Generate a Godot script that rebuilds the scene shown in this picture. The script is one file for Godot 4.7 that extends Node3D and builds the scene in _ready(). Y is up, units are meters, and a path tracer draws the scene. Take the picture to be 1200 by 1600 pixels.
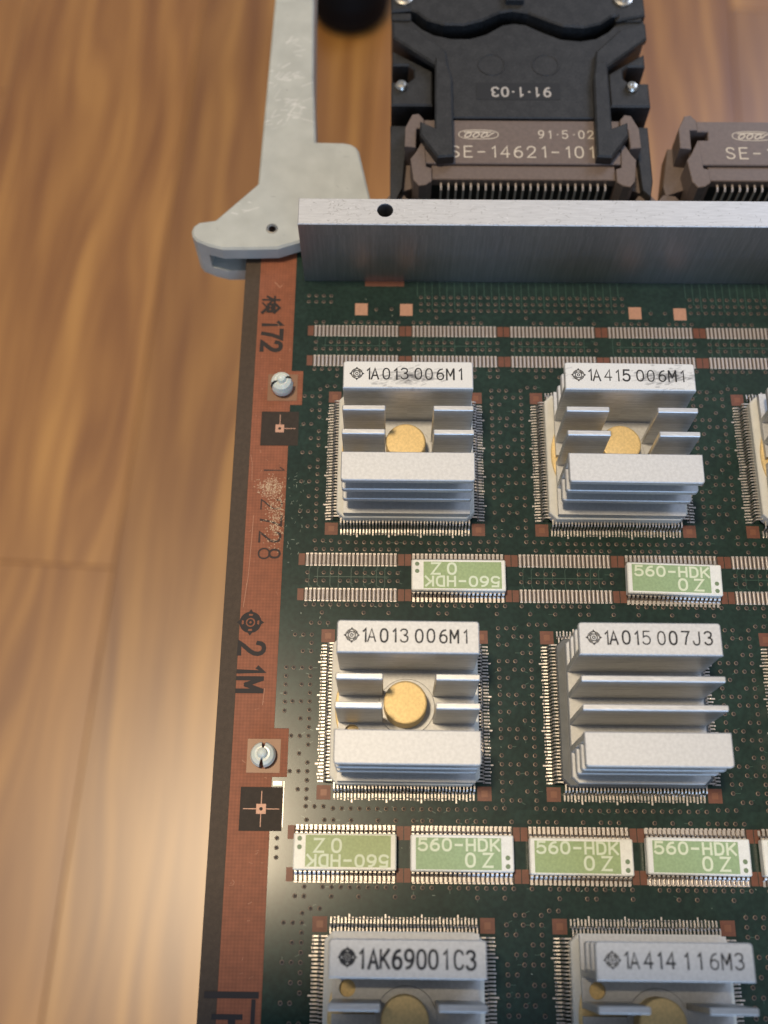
extends Node3D
# A mainframe logic board photographed from close above, over a wooden floor.
# Things are built in millimetres (x right, y up from the board's face, z towards the viewer) under nodes scaled by 0.001.

const MM := 0.001
const ROW := [0.0, 40.38, 81.2]        # chip rows, mm
const COL := [0.0, 33.04, 66.08]       # chip columns, mm
const HS := 15.5                       # height of the heat sinks above the board
const FLOOR_H := -0.45

var rng := RandomNumberGenerator.new()
var M := {}
var glyphs := {}
var used := {}

func _ready() -> void:
	rng.seed = 20
	set_camera()
	set_light()
	make_materials()
	make_glyphs()
	make_floor()
	make_board()
	make_bar()
	make_lever()
	make_connectors()
	make_plug()
	make_chips()
	make_packs()
	make_rivets()
	make_foot()
	make_phone()

# ---------------------------------------------------------------- camera and light
func set_camera() -> void:
	var cam := Camera3D.new()
	cam.name = "camera"
	add_child(cam)
	var right := Vector3(0.99994644, -0.00271477, -0.00998757)
	var up := Vector3(-0.00833029, 0.36157891, -0.9323043)
	var back := Vector3(0.00614229, 0.93233756, 0.36153693)
	cam.transform = Transform3D(Basis(right, up, back).orthonormalized(), Vector3(10.3335, 161.098, 83.7032) * MM)
	var lens := CameraAttributesPhysical.new()
	lens.frustum_focal_length = 25.64          # with Godot's 24 mm film this is the fov below
	lens.exposure_aperture = 25.64 / 2.2       # an opening of 2.2 mm
	lens.frustum_focus_distance = 0.163
	lens.frustum_near = 0.01
	lens.frustum_far = 20.0
	cam.attributes = lens
	cam.fov = rad_to_deg(2.0 * atan(800.0 / 1709.39))
	cam.near = 0.01
	cam.far = 20.0
	cam.current = true

func set_light() -> void:
	var we := WorldEnvironment.new()
	we.name = "surroundings"
	var e := Environment.new()
	e.background_mode = Environment.BG_COLOR
	e.background_color = Color(0.66, 0.68, 0.72)
	e.background_energy_multiplier = 0.7
	e.tonemap_mode = Environment.TONE_MAPPER_LINEAR
	e.tonemap_exposure = 1.0
	e.sdfgi_enabled = true
	e.ssao_enabled = true
	e.ssil_enabled = true
	we.environment = e
	add_child(we)
	area("ceiling_light", Vector3(-0.30, 1.55, -0.06), Vector3(0.0, 0.0, 0.02), Vector2(0.16, 0.16), Color(1.0, 0.91, 0.77), 2.05)
	area("window_light", Vector3(0.25, 0.85, 1.9), Vector3(0.0, 0.0, 0.0), Vector2(1.2, 1.1), Color(0.68, 0.82, 1.0), 2.4)
	area("far_window_light", Vector3(1.5, 1.5, -1.6), Vector3(0.0, 0.0, 0.0), Vector2(1.0, 1.2), Color(0.80, 0.87, 1.0), 2.4)

func area(called: String, at: Vector3, target: Vector3, size: Vector2, color: Color, energy: float) -> void:
	var l := AreaLight3D.new()
	l.name = called
	add_child(l)
	l.position = at
	var upv := Vector3.UP if absf((target - at).normalized().y) < 0.95 else Vector3.FORWARD
	l.look_at_from_position(at, target, upv)
	l.area_size = size
	l.light_color = color
	l.light_energy = energy
	l.area_range = 8.0
	l.shadow_enabled = true

# ---------------------------------------------------------------- naming helpers
func numbered(called: String) -> String:
	var n: int = used.get(called, 0)
	used[called] = n + 1
	return called if n == 0 else "%s_%03d" % [called, n]

func thing(called: String, label: String, category: String, group := "", at := Vector3.ZERO, turn := 0.0) -> Node3D:
	var o := Node3D.new()
	o.name = numbered(called)
	add_child(o)
	o.position = at * MM
	o.rotation.y = turn
	o.scale = Vector3.ONE * MM
	o.set_meta("label", label)
	o.set_meta("category", category)
	if group != "":
		o.set_meta("group", group)
	return o

func part(called: String, what, mat: Material, parent: Node3D, at := Vector3.ZERO, turn := 0.0) -> MeshInstance3D:
	var o := MeshInstance3D.new()
	o.name = called
	o.mesh = what.commit() if what is SurfaceTool else what
	o.material_override = mat
	o.position = at
	o.rotation.y = turn
	parent.add_child(o, true)
	return o

func stuff(o: Node3D) -> Node3D:
	o.set_meta("kind", "stuff")
	return o

# ---------------------------------------------------------------- shapes
func mb() -> SurfaceTool:
	var st := SurfaceTool.new()
	st.begin(Mesh.PRIMITIVE_TRIANGLES)
	return st

func face(st: SurfaceTool, pts: Array, out: Vector3, smooth: Array = []) -> void:
	var n: Vector3 = (pts[0] - pts[2]).cross(pts[0] - pts[1])
	if n.length_squared() < 1e-14 and pts.size() > 3:
		n = (pts[0] - pts[3]).cross(pts[0] - pts[2])
	var p := pts.duplicate()
	var s := smooth.duplicate()
	if n.dot(out) < 0.0:
		p.reverse()
		s.reverse()
		n = -n
	n = n.normalized()
	for i in range(1, p.size() - 1):
		for k in [0, i, i + 1]:
			var v: Vector3 = p[k]
			var nn: Vector3 = n if s.is_empty() else s[k]
			st.set_normal(nn)
			var a := nn.abs()
			var uv := Vector2(v.x, v.z)
			if a.x > a.y and a.x > a.z:
				uv = Vector2(v.z, v.y)
			elif a.z > a.y:
				uv = Vector2(v.x, v.y)
			st.set_uv(uv * 0.05)
			st.add_vertex(v)

func bx(st: SurfaceTool, lo: Vector3, hi: Vector3, c := 0.0) -> void:
	var mid := (lo + hi) * 0.5
	var h := (hi - lo) * 0.5
	for ax in 3:
		for s in [-1.0, 1.0]:
			var pts := []
			for k in [[-1, -1], [-1, 1], [1, 1], [1, -1]]:
				var q := Vector3.ZERO
				q[ax] = s * h[ax]
				q[(ax + 1) % 3] = k[0] * (h[(ax + 1) % 3] - c)
				q[(ax + 2) % 3] = k[1] * (h[(ax + 2) % 3] - c)
				pts.append(mid + q)
			var o := Vector3.ZERO
			o[ax] = s
			face(st, pts, o)
	if c <= 0.0:
		return
	for ax in 3:
		var b := (ax + 1) % 3
		var d := (ax + 2) % 3
		for sb in [-1.0, 1.0]:
			for sd in [-1.0, 1.0]:
				var pts := []
				for k in [[-1.0, 0], [1.0, 0], [1.0, 1], [-1.0, 1]]:
					var q := Vector3.ZERO
					q[ax] = k[0] * (h[ax] - c)
					q[b] = sb * (h[b] - (c if k[1] == 0 else 0.0))
					q[d] = sd * (h[d] - (0.0 if k[1] == 0 else c))
					pts.append(mid + q)
				var o := Vector3.ZERO
				o[b] = sb
				o[d] = sd
				face(st, pts, o)
	for sx in [-1.0, 1.0]:
		for sy in [-1.0, 1.0]:
			for sz in [-1.0, 1.0]:
				var g := Vector3(sx * h.x, sy * h.y, sz * h.z)
				face(st, [mid + g - Vector3(0, sy * c, sz * c), mid + g - Vector3(sx * c, 0, sz * c), mid + g - Vector3(sx * c, sy * c, 0)], Vector3(sx, sy, sz))

func box(x0: float, x1: float, h0: float, h1: float, y0: float, y1: float, c := 0.0) -> SurfaceTool:
	var st := mb()
	bx(st, Vector3(x0, h0, y0), Vector3(x1, h1, y1), c)
	return st

func inset(o: PackedVector2Array, c: float) -> PackedVector2Array:
	var r := PackedVector2Array()
	var sgn := 1.0 if not Geometry2D.is_polygon_clockwise(o) else -1.0
	for i in o.size():
		var a := (o[i] - o[(i + o.size() - 1) % o.size()]).normalized()
		var b := (o[(i + 1) % o.size()] - o[i]).normalized()
		var na := Vector2(-a.y, a.x) * sgn
		var nb := Vector2(-b.y, b.x) * sgn
		var m := na + nb
		var l := maxf(m.dot(na), 0.5)
		r.append(o[i] + m / l * c)
	return r

func flat(st: SurfaceTool, o: PackedVector2Array, h: float, out := Vector3.UP) -> void:
	var t := Geometry2D.triangulate_polygon(o)
	for i in range(0, t.size(), 3):
		face(st, [Vector3(o[t[i]].x, h, o[t[i]].y), Vector3(o[t[i + 1]].x, h, o[t[i + 1]].y), Vector3(o[t[i + 2]].x, h, o[t[i + 2]].y)], out)

func pv(a: Array) -> PackedVector2Array:
	var r := PackedVector2Array()
	for p in a:
		r.append(Vector2(p[0], p[1]))
	return r

# an upright prism over an outline, its upper edge chamfered by c; holes are [x, y, radius]
func prism(st: SurfaceTool, o: PackedVector2Array, h0: float, h1: float, c := 0.0, hole := []) -> void:
	var top := inset(o, c) if c > 0.0 else o
	var n := o.size()
	var ccw := 1.0 if not Geometry2D.is_polygon_clockwise(o) else -1.0
	for i in n:
		var j := (i + 1) % n
		var d := o[j] - o[i]
		var out := Vector3(d.y, 0, -d.x) * ccw
		face(st, [Vector3(o[i].x, h0, o[i].y), Vector3(o[j].x, h0, o[j].y), Vector3(o[j].x, h1 - c, o[j].y), Vector3(o[i].x, h1 - c, o[i].y)], out)
		if c > 0.0:
			face(st, [Vector3(o[i].x, h1 - c, o[i].y), Vector3(o[j].x, h1 - c, o[j].y), Vector3(top[j].x, h1, top[j].y), Vector3(top[i].x, h1, top[i].y)], out.normalized() + Vector3.UP)
	if hole.is_empty():
		flat(st, top, h1)
		flat(st, o, h0, Vector3.DOWN)
		return
	var cx: float = hole[0]
	var cy: float = hole[1]
	var r: float = hole[2]
	var a := r * 1.3
	for q in [[-999, -999, cx - a, 999], [cx + a, -999, 999, 999], [cx - a, -999, cx + a, cy - a], [cx - a, cy + a, cx + a, 999]]:
		var rect := pv([[q[0], q[1]], [q[2], q[1]], [q[2], q[3]], [q[0], q[3]]])
		for p in Geometry2D.intersect_polygons(top, rect):
			flat(st, p, h1)
		for p in Geometry2D.intersect_polygons(o, rect):
			flat(st, p, h0, Vector3.DOWN)
	var m := 24
	for i in m:
		var q0 := TAU * i / m
		var q1 := TAU * (i + 1) / m
		var e0 := Vector2(cos(q0), sin(q0))
		var e1 := Vector2(cos(q1), sin(q1))
		var s0 := e0 * (a / maxf(absf(e0.x), absf(e0.y)))
		var s1 := e1 * (a / maxf(absf(e1.x), absf(e1.y)))
		for h in [[h1, Vector3.UP], [h0, Vector3.DOWN]]:
			var pts := [Vector3(cx + e0.x * r, h[0], cy + e0.y * r), Vector3(cx + e1.x * r, h[0], cy + e1.y * r), Vector3(cx + s1.x, h[0], cy + s1.y)]
			var cor := Vector2(signf(e0.x + e1.x), signf(e0.y + e1.y)) * a
			if absf(s0.x - s1.x) > 1e-4 and absf(s0.y - s1.y) > 1e-4:
				pts.append(Vector3(cx + cor.x, h[0], cy + cor.y))
			pts.append(Vector3(cx + s0.x, h[0], cy + s0.y))
			face(st, pts, h[1])
		face(st, [Vector3(cx + e0.x * r, h0, cy + e0.y * r), Vector3(cx + e1.x * r, h0, cy + e1.y * r), Vector3(cx + e1.x * r, h1, cy + e1.y * r), Vector3(cx + e0.x * r, h1, cy + e0.y * r)], -Vector3(e0.x + e1.x, 0, e0.y + e1.y))

# a lathed shape round an upright axis: profile of [radius, height]
func lathe(st: SurfaceTool, cx: float, cy: float, prof: Array, n := 24, a0 := 0.0, a1 := TAU) -> void:
	for k in prof.size() - 1:
		var r0: float = prof[k][0]
		var h0: float = prof[k][1]
		var r1: float = prof[k + 1][0]
		var h1: float = prof[k + 1][1]
		var nv := Vector2(h0 - h1, r1 - r0).normalized() * -1.0
		for i in n:
			var q0 := a0 + (a1 - a0) * i / n
			var q1 := a0 + (a1 - a0) * (i + 1) / n
			var e0 := Vector3(cos(q0), 0, sin(q0))
			var e1 := Vector3(cos(q1), 0, sin(q1))
			var o := Vector3(cx, 0, cy)
			var n0 := e0 * nv.x + Vector3(0, nv.y, 0)
			var n1 := e1 * nv.x + Vector3(0, nv.y, 0)
			if r0 < 1e-6:
				face(st, [o + Vector3(0, h0, 0), o + e0 * r1 + Vector3(0, h1, 0), o + e1 * r1 + Vector3(0, h1, 0)], n0 + n1)
			elif r1 < 1e-6:
				face(st, [o + e0 * r0 + Vector3(0, h0, 0), o + e1 * r0 + Vector3(0, h0, 0), o + Vector3(0, h1, 0)], n0 + n1)
			else:
				face(st, [o + e0 * r0 + Vector3(0, h0, 0), o + e1 * r0 + Vector3(0, h0, 0), o + e1 * r1 + Vector3(0, h1, 0), o + e0 * r1 + Vector3(0, h1, 0)], n0 + n1, [n0, n1, n1, n0])

# a strip of width w and thickness t bent along a path of [across, height] points; it runs along dir from a place on the board
func bent(st: SurfaceTool, base: Vector3, dir: Vector3, path: Array, w: float, t: float) -> void:
	var side := Vector3(-dir.z, 0, dir.x) * w * 0.5
	for i in path.size() - 1:
		var ends := []
		for k in [i, i + 1]:
			var a: Vector2 = (path[mini(k + 1, path.size() - 1)] - path[maxi(k - 1, 0)]).normalized()
			var nn := Vector2(-a.y, a.x) * t * 0.5
			var p: Vector2 = path[k]
			ends.append([base + dir * (p.x + nn.x) + Vector3(0, p.y + nn.y, 0), base + dir * (p.x - nn.x) + Vector3(0, p.y - nn.y, 0)])
		var c: Vector3 = (ends[0][0] + ends[1][1]) * 0.5
		for f in [[ends[0][0] - side, ends[0][0] + side, ends[1][0] + side, ends[1][0] - side], [ends[0][1] - side, ends[0][1] + side, ends[1][1] + side, ends[1][1] - side], [ends[0][0] + side, ends[0][1] + side, ends[1][1] + side, ends[1][0] + side], [ends[0][0] - side, ends[0][1] - side, ends[1][1] - side, ends[1][0] - side]]:
			face(st, f, (f[0] + f[2]) * 0.5 - c)
		if i == path.size() - 2:
			face(st, [ends[1][0] - side, ends[1][0] + side, ends[1][1] + side, ends[1][1] - side], dir)

# ---------------------------------------------------------------- lettering: strokes laid as thin ribbons
func ellipse(cx: float, cy: float, rx: float, ry: float, n := 20, p := 2.4) -> Array:
	var r := []
	for i in n + 1:
		var a := TAU * i / n - PI / 2
		r.append([cx + rx * signf(cos(a)) * pow(absf(cos(a)), 2.0 / p), cy + ry * signf(sin(a)) * pow(absf(sin(a)), 2.0 / p)])
	return r

func make_glyphs() -> void:
	glyphs = {
		"0": [ellipse(0.5, 0.5, 0.46, 0.5)],
		"1": [[[0.28, 0.2], [0.58, 0.0], [0.58, 1.0]]],
		"2": [[[0.05, 0.26], [0.1, 0.12], [0.24, 0.03], [0.45, 0.0], [0.68, 0.02], [0.86, 0.1], [0.94, 0.25], [0.9, 0.4], [0.7, 0.58], [0.3, 0.82], [0.05, 1.0], [0.97, 1.0]]],
		"3": [[[0.05, 0.14], [0.2, 0.03], [0.45, 0.0], [0.7, 0.03], [0.87, 0.13], [0.88, 0.3], [0.72, 0.43], [0.42, 0.47], [0.75, 0.5], [0.94, 0.62], [0.96, 0.78], [0.84, 0.92], [0.6, 1.0], [0.35, 1.0], [0.15, 0.95], [0.03, 0.84]]],
		"4": [[[0.74, 1.0], [0.74, 0.0], [0.02, 0.7], [1.0, 0.7]]],
		"5": [[[0.9, 0.0], [0.16, 0.0], [0.1, 0.46], [0.3, 0.38], [0.55, 0.36], [0.8, 0.43], [0.95, 0.58], [0.95, 0.78], [0.82, 0.93], [0.6, 1.0], [0.35, 1.0], [0.15, 0.95], [0.03, 0.84]]],
		"6": [[[0.8, 0.02], [0.5, 0.06], [0.26, 0.2], [0.1, 0.42], [0.04, 0.68], [0.14, 0.9], [0.38, 1.0], [0.64, 1.0], [0.87, 0.9], [0.96, 0.7], [0.88, 0.51], [0.64, 0.41], [0.38, 0.41], [0.14, 0.52], [0.07, 0.6]]],
		"7": [[[0.03, 0.0], [0.97, 0.0], [0.62, 0.45], [0.42, 1.0]]],
		"8": [ellipse(0.5, 0.245, 0.38, 0.245, 16, 2.2), ellipse(0.5, 0.745, 0.47, 0.255, 16, 2.2)],
		"9": [[[0.2, 0.98], [0.5, 0.94], [0.74, 0.8], [0.9, 0.58], [0.96, 0.32], [0.86, 0.1], [0.62, 0.0], [0.36, 0.0], [0.13, 0.1], [0.04, 0.3], [0.12, 0.49], [0.36, 0.59], [0.62, 0.59], [0.86, 0.48], [0.93, 0.4]]],
		"A": [[[0.0, 1.0], [0.5, 0.0], [1.0, 1.0]], [[0.2, 0.66], [0.8, 0.66]]],
		"C": [[[0.95, 0.2], [0.84, 0.06], [0.62, 0.0], [0.38, 0.0], [0.15, 0.1], [0.04, 0.32], [0.04, 0.68], [0.15, 0.9], [0.38, 1.0], [0.62, 1.0], [0.84, 0.94], [0.95, 0.8]]],
		"D": [[[0.06, 0.0], [0.5, 0.0], [0.8, 0.08], [0.95, 0.3], [0.95, 0.7], [0.8, 0.92], [0.5, 1.0], [0.06, 1.0], [0.06, 0.0]]],
		"E": [[[0.95, 0.0], [0.06, 0.0], [0.06, 1.0], [0.95, 1.0]], [[0.06, 0.48], [0.8, 0.48]]],
		"F": [[[0.95, 0.0], [0.06, 0.0], [0.06, 1.0]], [[0.06, 0.48], [0.75, 0.48]]],
		"H": [[[0.05, 0.0], [0.05, 1.0]], [[0.95, 0.0], [0.95, 1.0]], [[0.05, 0.5], [0.95, 0.5]]],
		"J": [[[0.85, 0.0], [0.85, 0.72], [0.76, 0.92], [0.55, 1.0], [0.32, 1.0], [0.12, 0.9], [0.05, 0.72]]],
		"K": [[[0.06, 0.0], [0.06, 1.0]], [[0.95, 0.0], [0.08, 0.62]], [[0.36, 0.44], [1.0, 1.0]]],
		"M": [[[0.0, 1.0], [0.0, 0.0]], [[0.04, 0.02], [0.5, 0.66]], [[0.5, 0.66], [0.96, 0.02]], [[1.0, 0.0], [1.0, 1.0]]],
		"S": [[[0.93, 0.16], [0.78, 0.04], [0.5, 0.0], [0.22, 0.04], [0.08, 0.17], [0.1, 0.34], [0.3, 0.45], [0.7, 0.54], [0.92, 0.67], [0.94, 0.83], [0.78, 0.96], [0.5, 1.0], [0.22, 0.96], [0.05, 0.83]]],
		"Z": [[[0.05, 0.0], [0.95, 0.0], [0.05, 1.0], [0.95, 1.0]]],
		"-": [[[0.12, 0.52], [0.88, 0.52]]],
		".": [[[0.42, 0.52], [0.55, 0.52]]],
		# the inspection stamp's character, stroke by stroke
		"k": [[[0.0, 0.3], [0.42, 0.3]], [[0.22, 0.0], [0.22, 1.0]], [[0.22, 0.35], [0.02, 0.75]], [[0.24, 0.38], [0.4, 0.58]], [[0.7, 0.0], [0.42, 0.3]], [[0.7, 0.0], [1.0, 0.3]], [[0.56, 0.3], [0.86, 0.3]], [[0.5, 0.42], [0.92, 0.42], [0.92, 0.66], [0.5, 0.66], [0.5, 0.42]], [[0.71, 0.3], [0.7, 0.7], [0.42, 1.0]], [[0.72, 0.7], [1.0, 1.0]]],
	}

func ribbon(st: SurfaceTool, pts: Array, w: float, closed: bool) -> void:
	var n := pts.size()
	var l := []
	var r := []
	for i in n:
		var prev: Vector3 = pts[(i - 1 + n - 1) % (n - 1)] if closed else pts[maxi(i - 1, 0)]
		var next: Vector3 = pts[(i + 1) % (n - 1)] if closed and i >= n - 1 else pts[mini(i + 1, n - 1)]
		var p: Vector3 = pts[i]
		var a := (p - prev).normalized()
		var b := (next - p).normalized()
		if a == Vector3.ZERO: a = b
		if b == Vector3.ZERO: b = a
		var na := Vector3(-a.z, 0, a.x)
		var nb := Vector3(-b.z, 0, b.x)
		var m := na + nb
		if m.length() < 0.5:
			m = na
		m = m.normalized()
		m /= maxf(m.dot(na), 0.55)
		var ext := Vector3.ZERO
		if not closed and i == 0: ext = -b * w * 0.35
		if not closed and i == n - 1: ext = a * w * 0.35
		l.append(p + ext + m * w * 0.5)
		r.append(p + ext - m * w * 0.5)
	for i in n - 1:
		var e := Vector3(0, i * 0.0006, 0)
		face(st, [l[i] + e, l[i + 1] + e, r[i + 1] + e, r[i] + e], Vector3.UP)

# writes s from 'at' (the upper left of the first letter) along ux, lines going down along uy; size is [letter width, letter height, step]
func write(st: SurfaceTool, s: String, at: Vector3, ux: Vector3, uy: Vector3, size: Array, stroke: float, jitter := 0.0) -> void:
	var x := 0.0
	for ch in s:
		if ch == " ":
			x += size[2]
			continue
		if ch == "_":
			x += size[2] * 0.3
			continue
		var lift := 0.0
		for line in glyphs[ch]:
			var pts := []
			for q in line:
				var v: Vector3 = at + ux * (x + q[0] * size[0]) + uy * (q[1] * size[1]) + Vector3(0, lift, 0)
				pts.append(v)
			var closed: bool = pts.size() > 3 and pts[0].distance_to(pts[-1]) < 1e-4
			ribbon(st, pts, stroke * (1.0 + rng.randf_range(-jitter, jitter)), closed)
			lift += 0.014
		x += size[2] * (0.82 if ch == "1" or ch == "." else 1.0)

func emblem(st: SurfaceTool, c: Vector3, r: float, stroke: float) -> void:
	for q in [[0.86, 32], [0.5, 24], [0.2, 14]]:
		var pts := []
		for i in q[1] + 1:
			var a: float = TAU * i / q[1]
			pts.append(c + Vector3(cos(a), 0, sin(a)) * r * q[0])
		ribbon(st, pts, stroke, true)
	for k in 4:
		var a := TAU * k / 4
		var d := Vector3(cos(a), 0, sin(a))
		var s := Vector3(-d.z, 0, d.x)
		var b := c + Vector3(0, 0.006, 0)
		face(st, [b + d * r * 1.2, b + d * r * 0.9 + s * r * 0.2, b + d * r * 0.9 - s * r * 0.2], Vector3.UP)
		var e := TAU * (k + 0.5) / 4
		var p := []
		for i in 5:
			var g := e + (i - 2) * 0.22
			p.append(b + Vector3(cos(g), 0, sin(g)) * r * 0.68)
		ribbon(st, p, stroke, false)

# ---------------------------------------------------------------- materials
func mat(color: Color, rough: float, metal := 0.0, spec := 0.5) -> StandardMaterial3D:
	var m := StandardMaterial3D.new()
	m.albedo_color = color
	m.roughness = rough
	m.metallic = metal
	m.metallic_specular = spec
	m.cull_mode = BaseMaterial3D.CULL_DISABLED
	return m

func noise(freq: float, sd: int, oct := 3) -> FastNoiseLite:
	var n := FastNoiseLite.new()
	n.noise_type = FastNoiseLite.TYPE_SIMPLEX_SMOOTH
	n.frequency = freq
	n.seed = sd
	n.fractal_octaves = oct
	return n

func tex(im: Image) -> ImageTexture:
	return ImageTexture.create_from_image(im)

# an Image filled by f(x, y) -> Color
func picture(w: int, h: int, f: Callable) -> Image:
	var im := Image.create(w, h, false, Image.FORMAT_RGB8)
	for y in h:
		for x in w:
			im.set_pixel(x, y, f.call(x, y))
	return im

func line(im: Image, a: Vector2, b: Vector2, w: float, c: Color, strength: float) -> void:
	var n := int(a.distance_to(b)) + 1
	for i in n + 1:
		var p := a.lerp(b, float(i) / n)
		for dy in range(-int(ceil(w)), int(ceil(w)) + 1):
			for dx in range(-int(ceil(w)), int(ceil(w)) + 1):
				var d := Vector2(dx, dy).length()
				if d > w: continue
				var x := posmod(int(p.x) + dx, im.get_width())
				var y := posmod(int(p.y) + dy, im.get_height())
				im.set_pixel(x, y, im.get_pixel(x, y).lerp(c, strength))

func grain(color: Color, amount: float, freq: float, sd: int, sx := 1.0, sy := 1.0, size := 256) -> ImageTexture:
	var a := noise(freq, sd, 2)
	var b := noise(freq * 0.17, sd + 1, 3)
	return tex(picture(size, size, func(x, y):
		var v := 1.0 + amount * (a.get_noise_2d(x * sx, y * sy) * 0.7 + b.get_noise_2d(x * sx, y * sy) * 0.6)
		return Color(color.r * v, color.g * v, color.b * v)))

func textured(t: Texture2D, rough: float, metal: float, scale: float, spec := 0.5) -> StandardMaterial3D:
	var m := mat(Color.WHITE, rough, metal, spec)
	m.albedo_texture = t
	m.uv1_scale = Vector3.ONE * scale
	return m

func make_materials() -> void:
	M.alu = textured(grain(Color(0.76, 0.76, 0.755), 0.08, 0.45, 3), 0.60, 0.75, 1.6)
	M.alu_fin = textured(grain(Color(0.76, 0.76, 0.755), 0.14, 0.5, 4, 0.05, 1.0), 0.46, 0.75, 1.6)
	M.bar_front = textured(grain(Color(0.70, 0.70, 0.71), 0.12, 0.5, 5, 1.0, 0.02), 0.44, 1.0, 1.5)
	M.ceramic = textured(grain(Color(0.80, 0.79, 0.75), 0.04, 0.3, 8), 0.45, 0.0, 1.0)
	M.ceramic_dark = textured(grain(Color(0.34, 0.35, 0.35), 0.08, 0.3, 9), 0.45, 0.0, 1.0)
	M.gold = textured(grain(Color(0.87, 0.77, 0.56), 0.12, 0.25, 11), 0.60, 0.6, 3.0)
	M.solder = mat(Color(0.78, 0.74, 0.71), 0.38, 0.6)
	M.lead = mat(Color(0.72, 0.69, 0.66), 0.38, 0.8)
	M.copper = textured(grain(Color(0.41, 0.24, 0.17), 0.14, 0.3, 15), 0.5, 0.1, 1.0)
	M.pink_copper = textured(grain(Color(0.70, 0.53, 0.44), 0.10, 0.3, 16), 0.5, 0.15, 2.0)
	M.mask = textured(grain(Color(0.138, 0.20, 0.172), 0.22, 0.06, 17, 1.0, 1.0, 512), 0.22, 0.0, 0.6, 0.4)
	M.trace = mat(Color(0.20, 0.30, 0.25), 0.3)
	M.laminate = textured(grain(Color(0.28, 0.235, 0.195), 0.15, 0.4, 18), 0.6, 0.0, 1.0, 0.3)
	M.black_square = textured(grain(Color(0.21, 0.18, 0.155), 0.15, 0.4, 19), 0.6, 0.0, 1.0, 0.3)
	M.ink = mat(Color(0.10, 0.10, 0.11), 0.7)
	M.stamp = mat(Color(0.13, 0.10, 0.09), 0.7)
	M.worn_ink = mat(Color(0.19, 0.13, 0.11), 0.7)
	for k in 3:
		M["pack_white%d" % k] = textured(grain([Color(0.89, 0.89, 0.86), Color(0.87, 0.88, 0.87), Color(0.86, 0.86, 0.82)][k], 0.06, 0.3, 20 + k * 40), 0.4, 0.0, 1.0)
		M["pack_green%d" % k] = textured(grain([Color(0.57, 0.65, 0.46), Color(0.55, 0.65, 0.49), Color(0.60, 0.66, 0.46)][k], 0.12, 0.4, 21 + k * 50), 0.5, 0.0, 2.0)
	M.pack_print = mat(Color(0.81, 0.85, 0.75), 0.5)
	M.pack_dot = mat(Color(0.42, 0.50, 0.38), 0.5)
	M.brown_plastic = textured(grain(Color(0.40, 0.35, 0.325), 0.12, 0.3, 23), 0.42, 0.0, 1.5)
	M.print_white = mat(Color(0.74, 0.70, 0.64), 0.6)
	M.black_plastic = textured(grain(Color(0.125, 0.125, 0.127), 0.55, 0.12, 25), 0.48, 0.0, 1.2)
	M.black_flat = mat(Color(0.07, 0.07, 0.075), 0.5)
	M.steel = mat(Color(0.72, 0.70, 0.66), 0.3, 1.0)
	M.nylon = mat(Color(0.82, 0.82, 0.78), 0.28)
	M.nylon.subsurf_scatter_enabled = true
	M.nylon.subsurf_scatter_strength = 0.15
	M.rubber = mat(Color(0.03, 0.025, 0.03), 0.6, 0.0, 0.25)
	M.phone = mat(Color(0.03, 0.03, 0.035), 0.25)
	M.scuff = mat(Color(0.78, 0.68, 0.56), 0.7)
	# the brown resin-coated copper with the glass cloth showing through
	var wv := noise(0.02, 31, 3)
	var fine := noise(0.4, 32, 2)
	M.margin = textured(tex(picture(512, 512, func(x, y):
		var g := 1.0 + 0.03 * (sin(x * TAU * 40.0 / 512.0) + sin(y * TAU * 40.0 / 512.0)) + 0.07 * wv.get_noise_2d(x, y) + 0.08 * fine.get_noise_2d(x, y)
		return Color(0.52 * g, 0.31 * g, 0.218 * g))), 0.55, 0.0, 1.0, 0.35)
	# scratched bar top
	var sc := noise(0.05, 41, 3)
	var top := picture(1024, 128, func(x, y):
		var v: float = 1.0 + 0.05 * sc.get_noise_2d(x * 0.4, y * 2.0) + 0.03 * sc.get_noise_2d(x * 6.0, y * 9.0)
		return Color(0.76 * v, 0.76 * v, 0.76 * v))
	for i in 420:
		var p := Vector2(pow(rng.randf(), 1.6) * 1024.0, rng.randf() * 128.0)
		var dark := rng.randf() < 0.75
		var d := Vector2.from_angle(rng.randf() * TAU) * rng.randf_range(2, 12)
		line(top, p, p + d, 0.8, Color(0.34, 0.32, 0.30) if dark else Color(0.95, 0.95, 0.95), rng.randf_range(0.15, 0.6))
	for i in 220:
		var p := Vector2(rng.randf() * 1024.0, 122.0 + rng.randf_range(-5, 6))
		line(top, p, p + Vector2(rng.randf_range(-4, 6), rng.randf_range(-2, 2)), 0.8, Color(0.36, 0.34, 0.33), rng.randf_range(0.2, 0.6))
	M.bar_top = textured(tex(top), 0.5, 0.55, 1.0)
	M.bar_top.uv1_scale = Vector3(0.25, 4.0, 1.0)
	M.bar_top.uv1_offset = Vector3(0.0, 0.23, 0.0)
	# the lever's moulded plastic with rubbed marks
	var ln := noise(0.012, 51, 3)
	var lf := noise(0.5, 52, 1)
	var lev := picture(512, 1024, func(x, y):
		var v := 1.0 + 0.06 * ln.get_noise_2d(x, y) + 0.035 * lf.get_noise_2d(x, y)
		return Color(0.655 * v, 0.66 * v, 0.63 * v))
	for q in [[395, 130, 8], [390, 235, 18], [405, 320, 26], [350, 360, 8], [300, 600, 6]]:
		for i in q[2]:
			var p := Vector2(q[0] + rng.randfn() * 20.0, q[1] + rng.randfn() * 20.0)
			line(lev, p, p + Vector2.from_angle(rng.randf_range(-1.2, 0.4)) * rng.randf_range(6, 36), 1.2, Color(0.83, 0.82, 0.80), rng.randf_range(0.1, 0.4))
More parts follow.
